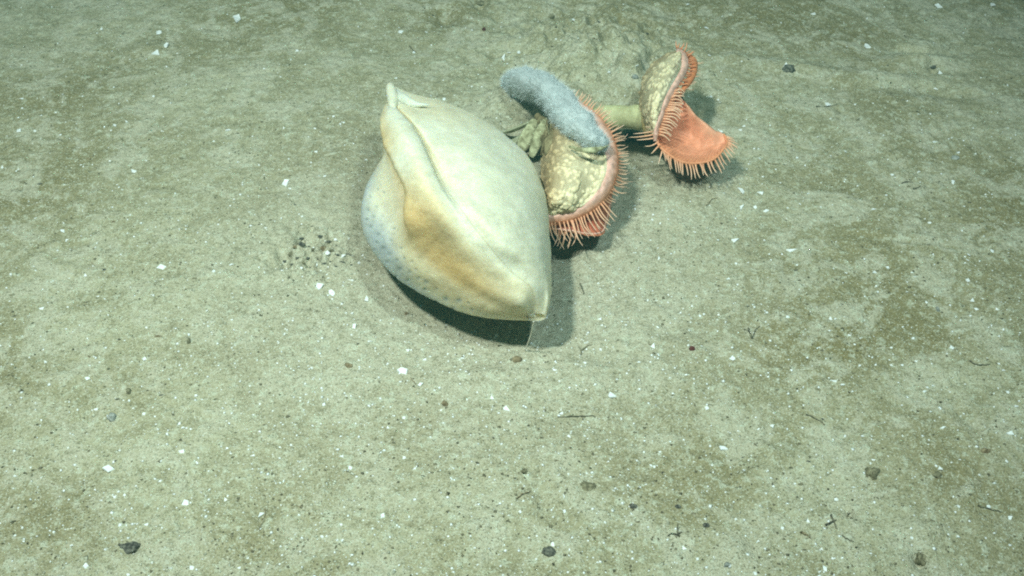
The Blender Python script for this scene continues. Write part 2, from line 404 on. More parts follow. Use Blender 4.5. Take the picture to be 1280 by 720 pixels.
for pts, cs in SP:
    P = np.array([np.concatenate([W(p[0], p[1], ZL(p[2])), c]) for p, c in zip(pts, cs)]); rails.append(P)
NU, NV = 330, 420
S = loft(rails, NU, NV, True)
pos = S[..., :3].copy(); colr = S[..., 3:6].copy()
Nn = normals(pos, True)
ctr = pos.mean(axis=(0, 1))
if np.mean(np.sum(Nn * (pos - ctr), 2)) < 0: Nn = -Nn; FLIP = True
else: FLIP = False
uu, vv = np.meshgrid(np.linspace(0, 1, NU), np.linspace(0, 1, NV, endpoint=False), indexing='ij')
# soft undulation, faint radial folds; fades to nothing towards the tips
fade = np.clip(np.sin(np.pi * np.clip(uu, 0, 1)) * 2.2, 0, 1)
sx_, sy_ = pos[..., 0] * 22, pos[..., 1] * 22 + pos[..., 2] * 15
d = 0.0014 * fbm(sx_, sy_, 7, 2) * fade
d += 0.0012 * fbm(pos[..., 0] * 75, pos[..., 1] * 75 + pos[..., 2] * 60, 77, 2) * fade
# project to the photo's plane to place the pits and the shade painted into them
rel = pos - CAM; dep = rel @ FW
PX = 640 + FPX * (rel @ RT) / dep; PY = 360 - FPX * (rel @ UP) / dep
up = (vv > 9.6 / 17) & (vv < 12.7 / 17)
pits = [(459,262,2.2),(466,270,2.4),(463,283,2.4),(472,293,2.6),(470,303,2.2),(478,310,2.8),(487,318,2.8),(484,327,2.4),(496,325,2.2),(500,336,2.8),
        (512,340,2.6),(510,350,2.4),(523,348,2.6),(532,353,3.4),(531,362,2.4),(545,362,2.2),(557,374,3.4),(573,376,3.6),(545,377,2.4),(585,379,2.0),
        (476,282,1.8),(488,300,1.8),(501,310,1.8),(515,327,2.0),(462,245,1.8),(470,258,1.8),(478,270,1.6),(496,345,2.0),(566,385,2.4),(590,387,1.8),
        (602,384,1.8),(480,240,1.6),(472,236,1.6),(492,285,1.7),(505,323,2.0),(520,337,1.8),(540,347,2.0),(556,358,2.0),(458,274,1.8),(467,312,1.8)]
dark = np.zeros_like(PX)
for (x, y, r) in pits:
    g = np.exp(-(((PX - x) / r) ** 2 + ((PY - y) / (r * 0.8)) ** 2)) * up
    d -= 0.0010 * g; dark = np.maximum(dark, g * rnd.uniform(0.45, 0.85))
pos += Nn * d[..., None]
colr = colr * (1 - dark[..., None]) + np.array([0.30, 0.36, 0.36]) * dark[..., None]
# brown line along the crease and the little notch in the orange edge
cl = np.exp(-((vv - 4.0 / 17) / 0.0042) ** 2) * np.clip((uu - 0.07) * 12, 0, 1) * np.clip((0.97 - uu) * 12, 0, 1) * np.where(uu < 0.42, 0.62, 0.30)
colr = colr * (1 - cl[..., None]) + np.array([0.36, 0.27, 0.12]) * cl[..., None]
ed = np.exp(-((vv - 8.6 / 17) / 0.020) ** 2) * np.clip((uu - 0.18) * 9, 0, 1) * np.clip((0.50 - uu) * 5, 0, 1) * 0.35
colr = colr * (1 - ed[..., None]) + np.array([0.50, 0.22, 0.03]) * ed[..., None]
rimd = np.exp(-((vv - 12.35 / 17) / 0.006) ** 2) * 0.5
colr = colr * (1 - rimd[..., None]) + np.array([0.33, 0.25, 0.12]) * rimd[..., None]
base_sp = ground(600, 345)
sponge = empty('folded_sponge', base_sp)
tag(sponge, 'large creamy white folded sponge with an orange band, lowest tip pointing at a pebble', 'sponge')
Fs = grid_faces(NU, NV, True, not FLIP)
e0 = (NU - 1) * NV; ce = len(pos.reshape(-1, 3))
pos_f = np.vstack([pos.reshape(-1, 3), pos[-1].mean(0) + (pos[-1].mean(0) - pos[-6].mean(0)) * .35]); col_f = np.vstack([colr.reshape(-1, 3), colr[-1].mean(0)])
for j in range(NV):
    a_, b_ = e0 + j, e0 + (j + 1) % NV; Fs.append((ce, b_, a_) if FLIP else (ce, a_, b_))
Fs.append(tuple(range(NV)) if FLIP else tuple(reversed(range(NV))))
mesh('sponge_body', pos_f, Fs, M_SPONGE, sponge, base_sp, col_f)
# the little rolled tip on top
def blob_tube(name, keys, m, parent, org, col, n=28, k=40, sq=1.0, lump=0.0, sc=60, seed=3):
    """keys: (px, py, z, r in photo pixels)"""
    P = cr([list(W(a, b, c)) + [r * 0.00105] for (a, b, c, r) in keys], k)
    V, F = tube_data(P[:, :3], np.maximum(P[:, 3], 1e-4), n, True, sq)
    V = np.array(V); cen = np.repeat(P[:, :3], n, 0); dr = V - cen; dr /= np.linalg.norm(dr, axis=1, keepdims=True) + 1e-9
    if lump: V = V + dr * (lump * fbm(V[:, 0] * sc + V[:, 2] * sc * 0.6, V[:, 1] * sc + V[:, 2] * sc * 0.5, seed, 3))[:, None]
    cols = np.tile(np.array(col, float), (len(V), 1)) if col is not None else None
    return mesh(name, V, F, m, parent, org, cols)
blob_tube('rolled_tip', [(487.5,106,.136,3.2),(488,109,.138,5.6),(489.5,116,.142,7.2),(491,125,.150,7.0),(491,134,.158,5),(494,142,.160,2.0)], M_SPONGE, sponge, base_sp, WH, 24, 40)
blob_tube('tip_pleat', [(495,112,.134,1.0),(499,118,.140,4.5),(504,124,.150,7.5),(512,129,.156,6.5),(523,131,.158,3.5),(536,131,.158,1.0)], M_SPONGE, sponge, base_sp, (0.68,0.72,0.62), 24, 40)
# short dark foot under the body that carries it, and the thin hanging spicule
gb = ground(600, 345)
foot = [gb + np.array([0, 0, -0.01]), gb + np.array([0.002, 0.005, 0.02]), gb + np.array([0.0, 0.018, 0.05]), gb + np.array([0.0, 0.03, 0.12])]
V, F = tube_data(cr(foot, 20), np.linspace(0.018, 0.024, 20), 16); mesh('foot', V, F, M_STALK, sponge, base_sp)
g1 = ground(655, 438)
V, F = tube_data(cr([W(667, 402, .068), 0.5 * (W(667, 402, .068) + g1) + [0.002, 0, 0], g1 - [0, 0, .004]], 12), 0.0008, 6); mesh('spicule', V, F, M_SPIC, sponge, base_sp)

# ------------------------------------------------------------------ tentacles
def tentacle(parent, org, p0, dirs, L, r0, droop, c0, c1, nseg=9, wb=1.0):
    """p0 base, dirs unit direction, droop vector bends the tip"""
    t = np.linspace(0, 1, nseg)[:, None]
    wob = np.array([rnd.uniform(-1, 1), rnd.uniform(-1, 1), rnd.uniform(-1, 1)]) * 0.09 * L * wb
    P = p0 + dirs * L * t + droop * L * t ** 2 + wob * np.sin(t * 3.0) + droop * L * .25 * np.sin(t * 5 + rnd.uniform(0, 3)) * t
    r = r0 * (1 - 0.66 * t[:, 0] ** 0.9); r[-1] *= 0.5
    V, F = tube_data(P, r, 7)
    cc = np.array(c0) * (1 - np.repeat(t, 7, 0) ** 0.7) + np.array(c1) * np.repeat(t, 7, 0) ** 0.7
    return mesh('tentacle', V, F, M_FLESH, parent, org, cc)
def imdir(p, dx, dy, dd):
    v = dx * RT - dy * UP + dd * FW; return v / np.linalg.norm(v)

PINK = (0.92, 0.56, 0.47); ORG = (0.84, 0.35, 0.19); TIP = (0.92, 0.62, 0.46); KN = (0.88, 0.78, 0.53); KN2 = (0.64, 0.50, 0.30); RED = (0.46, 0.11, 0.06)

def knobby(S, cols, org, parent, amp=0.0025, sc=85, closed=False, name='column', edge=0.08):
    N = normals(S, closed); nu, nv = S.shape[:2]
    if np.mean(np.sum(N * (-FW), 2)) < 0: N = -N
    x = S[..., 0] * sc; y = (S[..., 1] + S[..., 2]) * sc
    # round warts: distance to scattered centres
    k = int(nu * nv / 36); ii = nr.randint(0, nu * nv, k); cc = S.reshape(-1, 3)[ii]
    flat = S.reshape(-1, 3); best = np.full(len(flat), 9.0); rad = nr.uniform(0.0018, 0.0044, k)
    for c, r in zip(cc, rad):
        q = np.sum((flat - c) ** 2, 1) / r ** 2; best = np.minimum(best, q)
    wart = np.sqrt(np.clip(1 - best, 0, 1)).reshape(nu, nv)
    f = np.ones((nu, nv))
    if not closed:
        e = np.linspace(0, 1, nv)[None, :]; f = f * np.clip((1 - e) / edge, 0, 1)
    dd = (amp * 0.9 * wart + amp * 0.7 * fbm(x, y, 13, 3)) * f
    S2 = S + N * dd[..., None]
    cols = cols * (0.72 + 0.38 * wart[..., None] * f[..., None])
    F = grid_faces(nu, nv, closed)
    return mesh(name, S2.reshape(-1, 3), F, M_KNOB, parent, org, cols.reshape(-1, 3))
def band_of(curve, r, name, col, parent, org, sq=1.0, m=None):
    V, F = tube_data(curve, r, 14, True, sq); V = np.array(V)
    return mesh(name, V, F, m or M_FLESH, parent, org, np.tile(np.array(col), (len(V), 1)))
def lf(curves, cols, nu, nv):
    R = [np.array([np.concatenate([W(*p), c]) for p in pts]) for pts, c in zip(curves, cols)]
    S = loft(R, nu, nv, False); return S[..., :3], S[..., 3:6]

# ---- first anemone, beside the sponge
A1 = ground(712, 255); an1 = empty('anemone', A1)
tag(an1, 'orange fringed anemone with a warty yellow bowl, touching the white sponge', 'anemone')
L0 = [(690,152,.070),(684,166,.066),(680,182,.062),(677,200,.060),(676,218,.058),(676,236,.056),(676,250,.052),(677,262,.046)]
L1 = [(697,150,.095),(696,168,.100),(694,186,.104),(691,204,.104),(689,222,.100),(688,240,.093),(686,254,.080),(681,265,.058)]
L2 = [(706,146,.106),(716,166,.110),(720,186,.112),(719,206,.111),(716,226,.104),(710,244,.094),(702,257,.080),(684,267,.060)]
L3 = [(712,141,.105),(735,155,.106),(746,178,.105),(749,204,.102),(742,228,.094),(729,247,.083),(711,260,.076),(686,268,.060)]
L4 = [(716,136,.100),(741,152,.106),(755,178,.107),(759,206,.102),(752,232,.091),(737,252,.078),(714,265,.066),(688,270,.059)]
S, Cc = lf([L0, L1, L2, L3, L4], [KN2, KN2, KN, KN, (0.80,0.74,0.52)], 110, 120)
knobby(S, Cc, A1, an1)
rim1 = [(714,122,.095),(732,131,.100),(750,146,.102),(764,165,.100),(772,188,.094),(773,211,.087),(766,235,.078),(752,254,.069),(733,268,.060),(711,276,.053),(684,279,.050)]
R1 = cr([W(*p) for p in rim1], 120)
# the pink margin is a curved band from the column's edge to the foot of the tentacles
mi = cr([W(*p) for p in [(709,130,.097),(727,142,.104),(742,157,.108),(752,175,.108),(758,196,.105),(758,215,.099),(750,234,.091),(737,250,.081),(719,261,.070),(702,266,.063),(684,268,.060)]], 120)
def ribbon(curves, cols, name, parent, org, nv=24, thick=None):
    S = cr(np.stack(curves, 0), nv); S = np.transpose(S, (1, 0, 2))
    q = 0.0026 * fbm(S[..., 0] * 130, S[..., 1] * 130 + S[..., 2] * 90, 71, 3); S = S + np.stack([q * .3, -q * .6, q], -1); C = cr(np.array(cols, float), nv)
    cc = np.tile(C[None], (S.shape[0], 1, 1)); nu = S.shape[0]
    return mesh(name, S.reshape(-1, 3), grid_faces(nu, nv), M_FLESH, parent, org, cc.reshape(-1, 3))
mid1 = (mi + R1) / 2 + np.array([0, -0.002, 0.004])
und = R1 + FW * 0.012 + np.array([0, 0, -0.004])
ribbon([mi + FW * 0.004, mi, mid1, R1, und], [KN, PINK, PINK, ORG, ORG], 'margin', an1, A1)
# oral disc: hidden hollow side, its far lip shows under the front rim as a dark red sheet
lipc = cr([W(*p) for p in [(716,150,.050),(735,160,.046),(752,180,.040),(762,205,.034),(764,232,.028),(762,258,.026),(757,278,.028),(752,290,.032),(735,292,.036),(712,288,.036),(684,285,.034)]], 120)
inn = (R1 * 0.5 + lipc * 0.5) + np.stack([np.interp(np.linspace(0, 1, 120), [0, .6, 1], [-0.03, -0.015, 0.0]), np.full(120, 0.02), np.zeros(120)], 1)
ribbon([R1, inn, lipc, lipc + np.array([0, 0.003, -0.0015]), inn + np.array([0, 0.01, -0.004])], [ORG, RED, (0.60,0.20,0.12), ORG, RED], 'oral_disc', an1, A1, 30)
V = lipc[58:]
band_of(V, np.linspace(0.0008, 0.0014, len(V)), 'lip_edge', PINK, an1, A1)
cnt = 0
Ld = np.array([W(720, 200, .09)])
NT = 64
for k in range(NT):
    t = (k + 0.5) / NT; i = int(t * 119); p = R1[i]
    tg = R1[min(i + 1, 119)] - R1[max(i - 1, 0)]
    a = np.dot(tg, RT); b = -np.dot(tg, UP); n = math.hypot(a, b); ox, oy = b / n, -a / n      # outward in the view
    if (ox * 1 + oy * 0.6) < 0 and t > 0.1: ox, oy = -ox, -oy
    if t < 0.35:   L = rnd.uniform(.016, .021); dd = 0.5;  dr = np.array([0, 0, .05]); oy -= 0.15
    elif t < 0.68: L = rnd.uniform(.016, .023); dd = 0.9;  dr = np.array([.1, 0, .15])
    else:          L = rnd.uniform(.023, .029); dd = -0.1; dr = np.array([0.26, 0, -.10]); ox = ox * .5 + .08
    if rnd.random() < 0.12: L *= 1.3
    dv = imdir(p, ox + rnd.uniform(-.07, .07), oy + rnd.uniform(-.07, .07), dd + rnd.uniform(-.15, .15))
    tentacle(an1, A1, p - dv * 0.003, dv, L, rnd.uniform(.0012, .0016), dr * rnd.uniform(.5, 1.1), ORG, TIP, wb=.5 if t > .66 else 1.1); cnt += 1
for k in range(20):      # second row, behind
    t = rnd.uniform(0.03, 0.6); i = int(t * 119); p = und[i] + FW * 0.004
    tg = R1[min(i + 1, 119)] - R1[max(i - 1, 0)]; a = np.dot(tg, RT); b = -np.dot(tg, UP); n = math.hypot(a, b); ox, oy = b / n, -a / n
    if (ox + oy * 0.6) < 0 and t > 0.1: ox, oy = -ox, -oy
    dv = imdir(p, ox + rnd.uniform(-.3, .3), oy + rnd.uniform(-.3, .3), 0.9)
    tentacle(an1, A1, p, dv, rnd.uniform(.024, .034), .0009, np.array([0, 0, .1]), ORG, TIP)
for k in range(7):       # under the far lip
    x = 699 + k * 3.4 + rnd.uniform(-.6, .6); p = W(x, 287, .034)
    tentacle(an1, A1, p, imdir(p, -.10 + rnd.uniform(-.05, .05), 1, .1), rnd.uniform(.021, .027), .0014, np.array([-.15, 0, 0]), ORG, TIP)

# ---- second anemone
A2 = ground(842, 190); an2 = empty('anemone', A2)
tag(an2, 'smaller orange anemone right of the stalk, its smooth orange disc spread open', 'anemone')
B0 = [(846,62,.105),(822,74,.095),(806,92,.085),(800,112,.078),(799,132,.070),(802,150,.062),(810,166,.055)]
B1 = [(848,64,.118),(829,80,.118),(815,98,.114),(809,116,.108),(808,134,.098),(810,151,.085),(815,168,.068)]
B2 = [(850,65,.122),(838,86,.128),(826,104,.128),(820,121,.122),(817,138,.112),(816,153,.097),(818,170,.074)]
B3 = [(852,66,.118),(846,88,.122),(837,106,.122),(830,123,.117),(825,140,.108),(820,156,.095),(820,171,.074)]
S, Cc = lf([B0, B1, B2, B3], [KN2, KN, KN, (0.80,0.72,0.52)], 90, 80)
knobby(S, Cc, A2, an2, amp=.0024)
r2 = [(846,60,.112),(857,66,.114),(861,80,.114),(856,95,.114),(848,108,.113),(841,121,.110),(834,136,.104),(828,152,.095),(823,166,.084),(821,178,.072)]
R2 = cr([W(*p) for p in r2], 100)
mi2 = cr([W(*p) for p in [(845,66,.116),(851,71,.119),(852,83,.121),(846,96,.121),(839,108,.120),(832,121,.117),(826,136,.109),(821,152,.099),(817,166,.086),(817,177,.073)]], 100)
m2 = (mi2 + R2) / 2 + np.array([0, -.002, .003])
ribbon([mi2 + FW * .004, mi2, m2, R2, R2 + FW * .008], [KN, PINK, (0.78,0.5,0.42), PINK, ORG], 'margin', an2, A2)
# oral disc: a saddle sheet from the comb edge down and out to the right-hand point
low = [(838,116,.108),(829,140,.098),(822,162,.084),(823,180,.068),(836,193,.060),(852,202,.055),(870,204,.052),(892,199,.056),(906,184,.064)]
m_a = [(845,120,.100),(842,140,.082),(838,158,.064),(842,172,.052),(852,184,.048),(864,192,.046),(877,194,.046),(893,190,.052),(908,179,.062)]
m_b = [(851,124,.096),(852,140,.080),(854,153,.066),(860,164,.054),(868,174,.048),(877,181,.047),(886,184,.048),(897,181,.054),(909,175,.061)]
top = [(856,127,.098),(861,134,.092),(866,141,.086),(872,147,.080),(879,153,.075),(886,159,.071),(893,164,.068),(901,166,.067),(908,170,.063)]
bk  = [(857,128,.090),(862,136,.080),(867,143,.072),(873,149,.066),(880,155,.060),(887,161,.056),(894,166,.056),(901,170,.058),(908,175,.058)]
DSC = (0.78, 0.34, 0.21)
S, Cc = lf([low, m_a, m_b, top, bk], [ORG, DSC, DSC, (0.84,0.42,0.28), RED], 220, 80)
Nd = normals(S, False); uq, vq = np.meshgrid(np.linspace(0, 1, 220), np.linspace(0, 1, 80), indexing='ij')
rd = np.sin(uq * 2 * math.pi * 34 + 1.2 * np.sin(uq * 21)); wr = np.exp(-((vq - .08) / .22) ** 2) + .35 * np.exp(-((vq - .75) / .2) ** 2)
S = S + Nd * (0.0007 * rd * wr + .0016 * fbm(S[..., 0] * 70, S[..., 1] * 70, 66, 3))[..., None]
Cc = Cc * (1 + .10 * rd * wr + .25 * fbm(S[..., 0] * 120, S[..., 1] * 120, 67, 3))[..., None]
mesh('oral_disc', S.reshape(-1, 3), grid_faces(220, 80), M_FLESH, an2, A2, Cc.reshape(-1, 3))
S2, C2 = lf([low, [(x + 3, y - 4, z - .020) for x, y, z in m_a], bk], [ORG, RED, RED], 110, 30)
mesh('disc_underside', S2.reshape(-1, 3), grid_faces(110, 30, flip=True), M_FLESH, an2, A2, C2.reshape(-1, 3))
LOW = cr([W(*p) for p in low + [(909,177,.0635),(905,168,.065)]], 120)
band_of(LOW[8:], np.linspace(.0022, .0013, 112), 'disc_rim', ORG, an2, A2)
# comb of short tentacles lying to the right over the disc
for k in range(19):
    t = k / 18; x = np.interp(t, [0, .5, 1], [843, 831, 823]); y = np.interp(t, [0, .5, 1], [114, 139, 168]); z = np.interp(t, [0, .5, 1], [.115, .104, .084])
    p = W(x, y, z)
    tentacle(an2, A2, p, imdir(p, 1, -.30 + .42 * t, -.35), np.interp(t, [0, .4, 1], [.014, .021, .014]) * rnd.uniform(.92, 1.08), .0019, np.array([.15, 0, -.55]), ORG, TIP)
# upper fringe
NU2 = 24
for k in range(NU2):
    t = k / (NU2 - 1); i = int(t * 52); p = R2[i]
    ox, oy = (np.interp(t, [0, .3, 1], [.2, .8, 1]), np.interp(t, [0, .3, 1], [-1, -.4, .35]))
    dv = imdir(p, ox + rnd.uniform(-.25, .25), oy + rnd.uniform(-.25, .25), .45)
    tentacle(an2, A2, p, dv, rnd.uniform(.011, .017), rnd.uniform(.0012, .0017), np.array([0, 0, rnd.uniform(-.2, .2)]), ORG, (0.76, .34, .2))
bodyc = cr([W(*p) for p in [(860,68,.106),(867,78,.104),(866,92,.104),(858,106,.104),(850,118,.104)]], 50)
band_of(bodyc, np.interp(np.linspace(0, 1, 50), [0, .2, .7, 1], [.002, .0055, .0055, .002]), 'upper_lip', (0.70, .26, .12), an2, A2)
for k in range(14):
    p = bodyc[4 + k * 3]; dv = imdir(p, 1 + rnd.uniform(-.3, .3), rnd.uniform(-.4, .6), .2)
    tentacle(an2, A2, p, dv, rnd.uniform(.010, .017), .0008, np.array([0, 0, .1]), ORG, TIP)
# lower fringe, hanging down and out
for k in range(30):
    t = k / 29; i = int(40 + t * 76); p = LOW[i]
    ang = np.interp(t, [0, .2, .5, .8, 1], [70, 88, 72, 42, 12]); ox, oy = math.cos(math.radians(ang)), math.sin(math.radians(ang))
    L = np.interp(t, [0, .3, .7, 1], [.020, .021, .018, .016]) * rnd.uniform(.8, 1.15)
    dv = imdir(p, ox + rnd.uniform(-.08, .08), oy, -.05)
    tentacle(an2, A2, p, dv, L, rnd.uniform(.0014, .0018), np.array([rnd.uniform(-.05, .12), 0, -.05]), ORG, TIP)
# long ones reaching left over the dark gap
for (x, y, dx, dy, L) in [(822,164,-1,.18,.036),(821,168,-1,.30,.042),(822,172,-1,.10,.030),(823,177,-1,.42,.022),(824,182,-.6,.8,.020),(828,188,-.3,1,.020),(822,160,-1,-.02,.018)]:
    p = W(x, y, .078); tentacle(an2, A2, p, imdir(p, dx, dy, -.05), L, .0014, np.array([0, 0, rnd.uniform(-.1, .25)]), ORG, TIP)

# ------------------------------------------------------------------ old stalk behind with its flaps, the pale tube, the grey sponge
ST = ground(672, 175); st = empty('broken_stalk', ST)
tag(st, 'brown broken sponge stalk with pale torn flaps below the grey fuzzy sponge', 'stalk')
blob_tube('core', [(672,146,.05,5),(680,156,.062,9),(687,170,.070,12),(694,186,.078,15),(699,200,.074,15),(700,214,.06,10)], M_STALK, st, ST, None, 30, 60, lump=.004, sc=70)
def flap(pts, ws, name='flap', m=None):
    P = cr([W(*p) for p in pts], 40); w = np.interp(np.linspace(0, 1, 40), np.linspace(0, 1, len(ws)), ws) * .00105
    V, F = tube_data(P, w * 1.15, 16, True, 0.25); V = np.array(V)
    V = V + (0.0022 * fbm(V[:, 0] * 150, V[:, 1] * 150 + V[:, 2] * 90, 8, 3))[:, None] * np.array([.6, -.5, .6])
    mesh(name, V, F, m or M_FLAP, st, ST)
flap([(682,150,.085),(676,163,.082),(671,178,.066),(664,196,.045)], [3, 6, 7, 3])
flap([(668,150,.058),(662,164,.056),(656,178,.044),(648,192,.028)], [4, 8, 9, 4])
flap([(668,150,.046),(652,158,.042),(636,164,.032),(618,167,.022)], [5, 10, 10, 4], m=M_SILTY)
flap([(662,162,.038),(650,172,.034),(638,179,.026),(624,184,.018)], [5, 11, 11, 3], m=M_SILTY)
flap([(690,153,.088),(692,166,.090),(694,182,.092),(700,192,.088)], [1.5, 2.5, 2.5, 1.5], m=M_STALK)
flap([(684,150,.088),(684,166,.088),(680,182,.078),(676,194,.064)], [1.2, 2, 2, 1.2], m=M_STALK)
for k in range(16):    # frayed fibres
    x = rnd.uniform(674, 692); p0 = W(x, rnd.uniform(146, 152), .086); p1 = W(x + rnd.uniform(-12, 8), rnd.uniform(166, 190), rnd.uniform(.05, .085))
    V, F = tube_data(cr([p0, (p0 + p1) / 2 + np.array([0, -.003, .004]), p1], 9), .0006, 5)
    mesh('fibre', V, F, M_FLAP, st, ST)

TB = ground(780, 158); tb = empty('pale_tube', TB)
tag(tb, 'short pale yellow-green tube lying between the two anemones', 'tube')
blob_tube('tube_wall', [(728,148,.042,12),(745,147,.046,15),(765,146,.048,16),(785,146,.050,16),(800,147,.054,17),(812,149,.060,14)], M_KNOB, tb, TB, (0.55,0.56,0.33), 40, 60, lump=.0035, sc=45)
blob_tube('tube_ring', [(800,130,.062,1.5),(803,140,.070,2.4),(804,150,.066,2.6),(806,164,.052,2.2),(808,172,.04,1)], M_KNOB, tb, TB, (0.42,0.34,0.16), 16, 40, lump=.001)

GS = ground(690, 150); gs = empty('fuzzy_sponge', GS)
tag(gs, 'grey-blue fuzzy dead sponge draped over the warty yellow bowl', 'sponge')
keys = [(630,108,.020,2),(636,104,.028,16),(648,104,.042,26),(665,105,.064,30),(686,116,.090,28),(700,132,.103,28),(714,148,.114,27),(727,161,.121,25),(739,172,.124,21),(749,178,.122,15),(758,181,.118,3)]
P = cr([list(W(a, b, c)) + [r * .00105] for a, b, c, r in keys], 130)
V, F = tube_data(P[:, :3], np.maximum(P[:, 3], 1e-4), 90, True, .72); V = np.array(V)
cen = np.repeat(P[:, :3], 90, 0); dr = V - cen; dr /= np.linalg.norm(dr, axis=1, keepdims=True) + 1e-9
V = V + dr * (0.0085 * fbm(V[:, 0] * 34, V[:, 1] * 34 + V[:, 2] * 30, 22, 2) + 0.0050 * fbm(V[:, 0] * 60, V[:, 1] * 60 + V[:, 2] * 45, 23, 3) + .0022 * fbm(V[:, 0] * 330, V[:, 1] * 330 + V[:, 2] * 250, 29, 2))[:, None]
mesh('fuzzy_body', V, F, M_FUZZ, gs, GS)
HV, HF = [], []
ids = nr.choice(len(V), 16000)
for i in ids:
    p = V[i]; n_ = dr[i] + nr.normal(0, .45, 3) + np.array([0, 0, .2]); n_ /= np.linalg.norm(n_)
    L = rnd.uniform(.002, .0095); s = np.cross(n_, nr.normal(0, 1, 3)); s /= np.linalg.norm(s) + 1e-9; s *= .00016
    b = len(HV); HV += [p - s, p + s, p + n_ * L]; HF.append((b, b + 1, b + 2))
tag(mesh('fuzz', HV, HF, M_HAIR, gs, GS, smooth=False), kind='stuff')
# fringe lip where it ends on the bowl
blob_tube('torn_edge', [(712,183,.120,1),(724,187,.128,3),(738,188,.132,3.5),(750,186,.130,3),(760,182,.124,1)], M_FLAP, gs, GS, None, 14, 40, lump=.002, sc=160)

# dark lumps in two hollows; those under the tube are added as shadow
def pebble(name, px, py, w, h, m, label, cat='stone', group=None, seed=0, rough=0.35, flat=.6, sink=.35, parent=None, n=3):
    c = ground(px, py); dep = float(np.dot(c - CAM, FW)); s = dep / FPX
    import bmesh
    bm = bmesh.new(); bmesh.ops.create_icosphere(bm, subdivisions=n, radius=1)
    V = np.array([v.co[:] for v in bm.verts]); F = [tuple(v.index for v in f.verts) for f in bm.faces]; bm.free()
    o = seed * 3.7
    V = V * (1 + rough * (fbm(V[:, 0] * 1.4 + o, V[:, 1] * 1.4 + V[:, 2] * 1.3, 40 + seed, 3)))[:, None] * (1 + .4 * rough * fbm(V[:, 0] * 5 + o, V[:, 1] * 5 + V[:, 2] * 4, 60 + seed, 2))[:, None]
    a = w / 2 * s; zr = h / 2 * s * 1.15 * flat / .6; b = max(a * .7, zr)
    V = V * np.array([a, b, zr]); th = rnd.uniform(-.25, .25); cth, sth = math.cos(th), math.sin(th)
    V = np.stack([V[:, 0] * cth - V[:, 1] * sth, V[:, 0] * sth + V[:, 1] * cth, V[:, 2]], 1)
    c = c + np.array([0, 0, zr * (1 - 2 * sink) * .8 - zr * .2])
    org = c - np.array([0, 0, zr])
    ob = mesh(name, V + c, F, m, None, org); tag(ob, label, cat, group); return ob
for k, (x, y, w, h) in enumerate([(697,300,20,12),(712,300,16,10),(703,291,16,9)]):
    pebble('dark_rubble', x, y, w, h, M_DARK, ['black rubble lump nearest the white sponge, under the first anemone', 'black rubble lump under the hanging tentacles of the first anemone', 'black rubble lump pressed beneath the dark red lip of the anemone'][k], 'rubble', seed=70 + k, rough=.7)
for k, (x, y, w, h) in enumerate([(788,173,22,11),(806,174,24,12),(818,181,14,8)]):
    pebble('dark_rubble', x, y, w, h, M_DARK, ['black rubble lump in the hollow under the pale tube, next to the first anemone', 'largest black rubble lump in the hollow under the pale tube', 'small black rubble lump under the left edge of the second anemone'][k], 'rubble', seed=80 + k, rough=.8)
# ------------------------------------------------------------------ shell fragments
def flake(name, px, py, w, h, m, label, cat, group, seed, tilt=.5, star=0.35):
    r = random.Random(seed * 7 + 1); c = ground(px, py); dep = float(np.dot(c - CAM, FW)); s = dep / FPX
    vs = -ray(px, py)[2] / np.linalg.norm(ray(px, py))
    k = r.choice([3, 3, 4, 4, 5]); a0 = r.uniform(0, 6.3)
    ang = sorted(a0 + 6.283 * (i + r.uniform(-.3, .3)) / k for i in range(k)); rad = [r.uniform(1 - star * 1.5, 1.3) for _ in ang]
    th = max(w, h) * s * .11; hx = w / 2 * s; hy = h / 2 * s / vs * .95
    tx = r.uniform(-tilt, tilt) * .5; ty = -r.uniform(-.1, tilt)        # leans towards or away
    V = []; F = []
    for z in (0, 1):
        for a, q in zip(ang, rad):
            x, y = math.cos(a) * q * hx * (1 - .14 * z), math.sin(a) * q * hy * (1 - .14 * z)
            V.append((x, y, z * th + x * tx + abs(y) * .2 - y * ty * .5))
    V.append((0, 0, th * 1.5)); V.append((0, 0, -th * .4))
    for i in range(k):
        j = (i + 1) % k; F += [(i, j, k + j, k + i), (k + i, k + j, 2 * k), (j, i, 2 * k + 1)]
    V = np.array(V); V[:, 2] -= V[:, 2].min(); c = c - np.array([0, 0, th * .5])
    ob = mesh(name, V + c, F, m, None, c, smooth=False); tag(ob, label, cat, group); return ob
SG = 'small white shell specks on the sediment'; SL = 'small white shell speck lying loose on the open sediment'
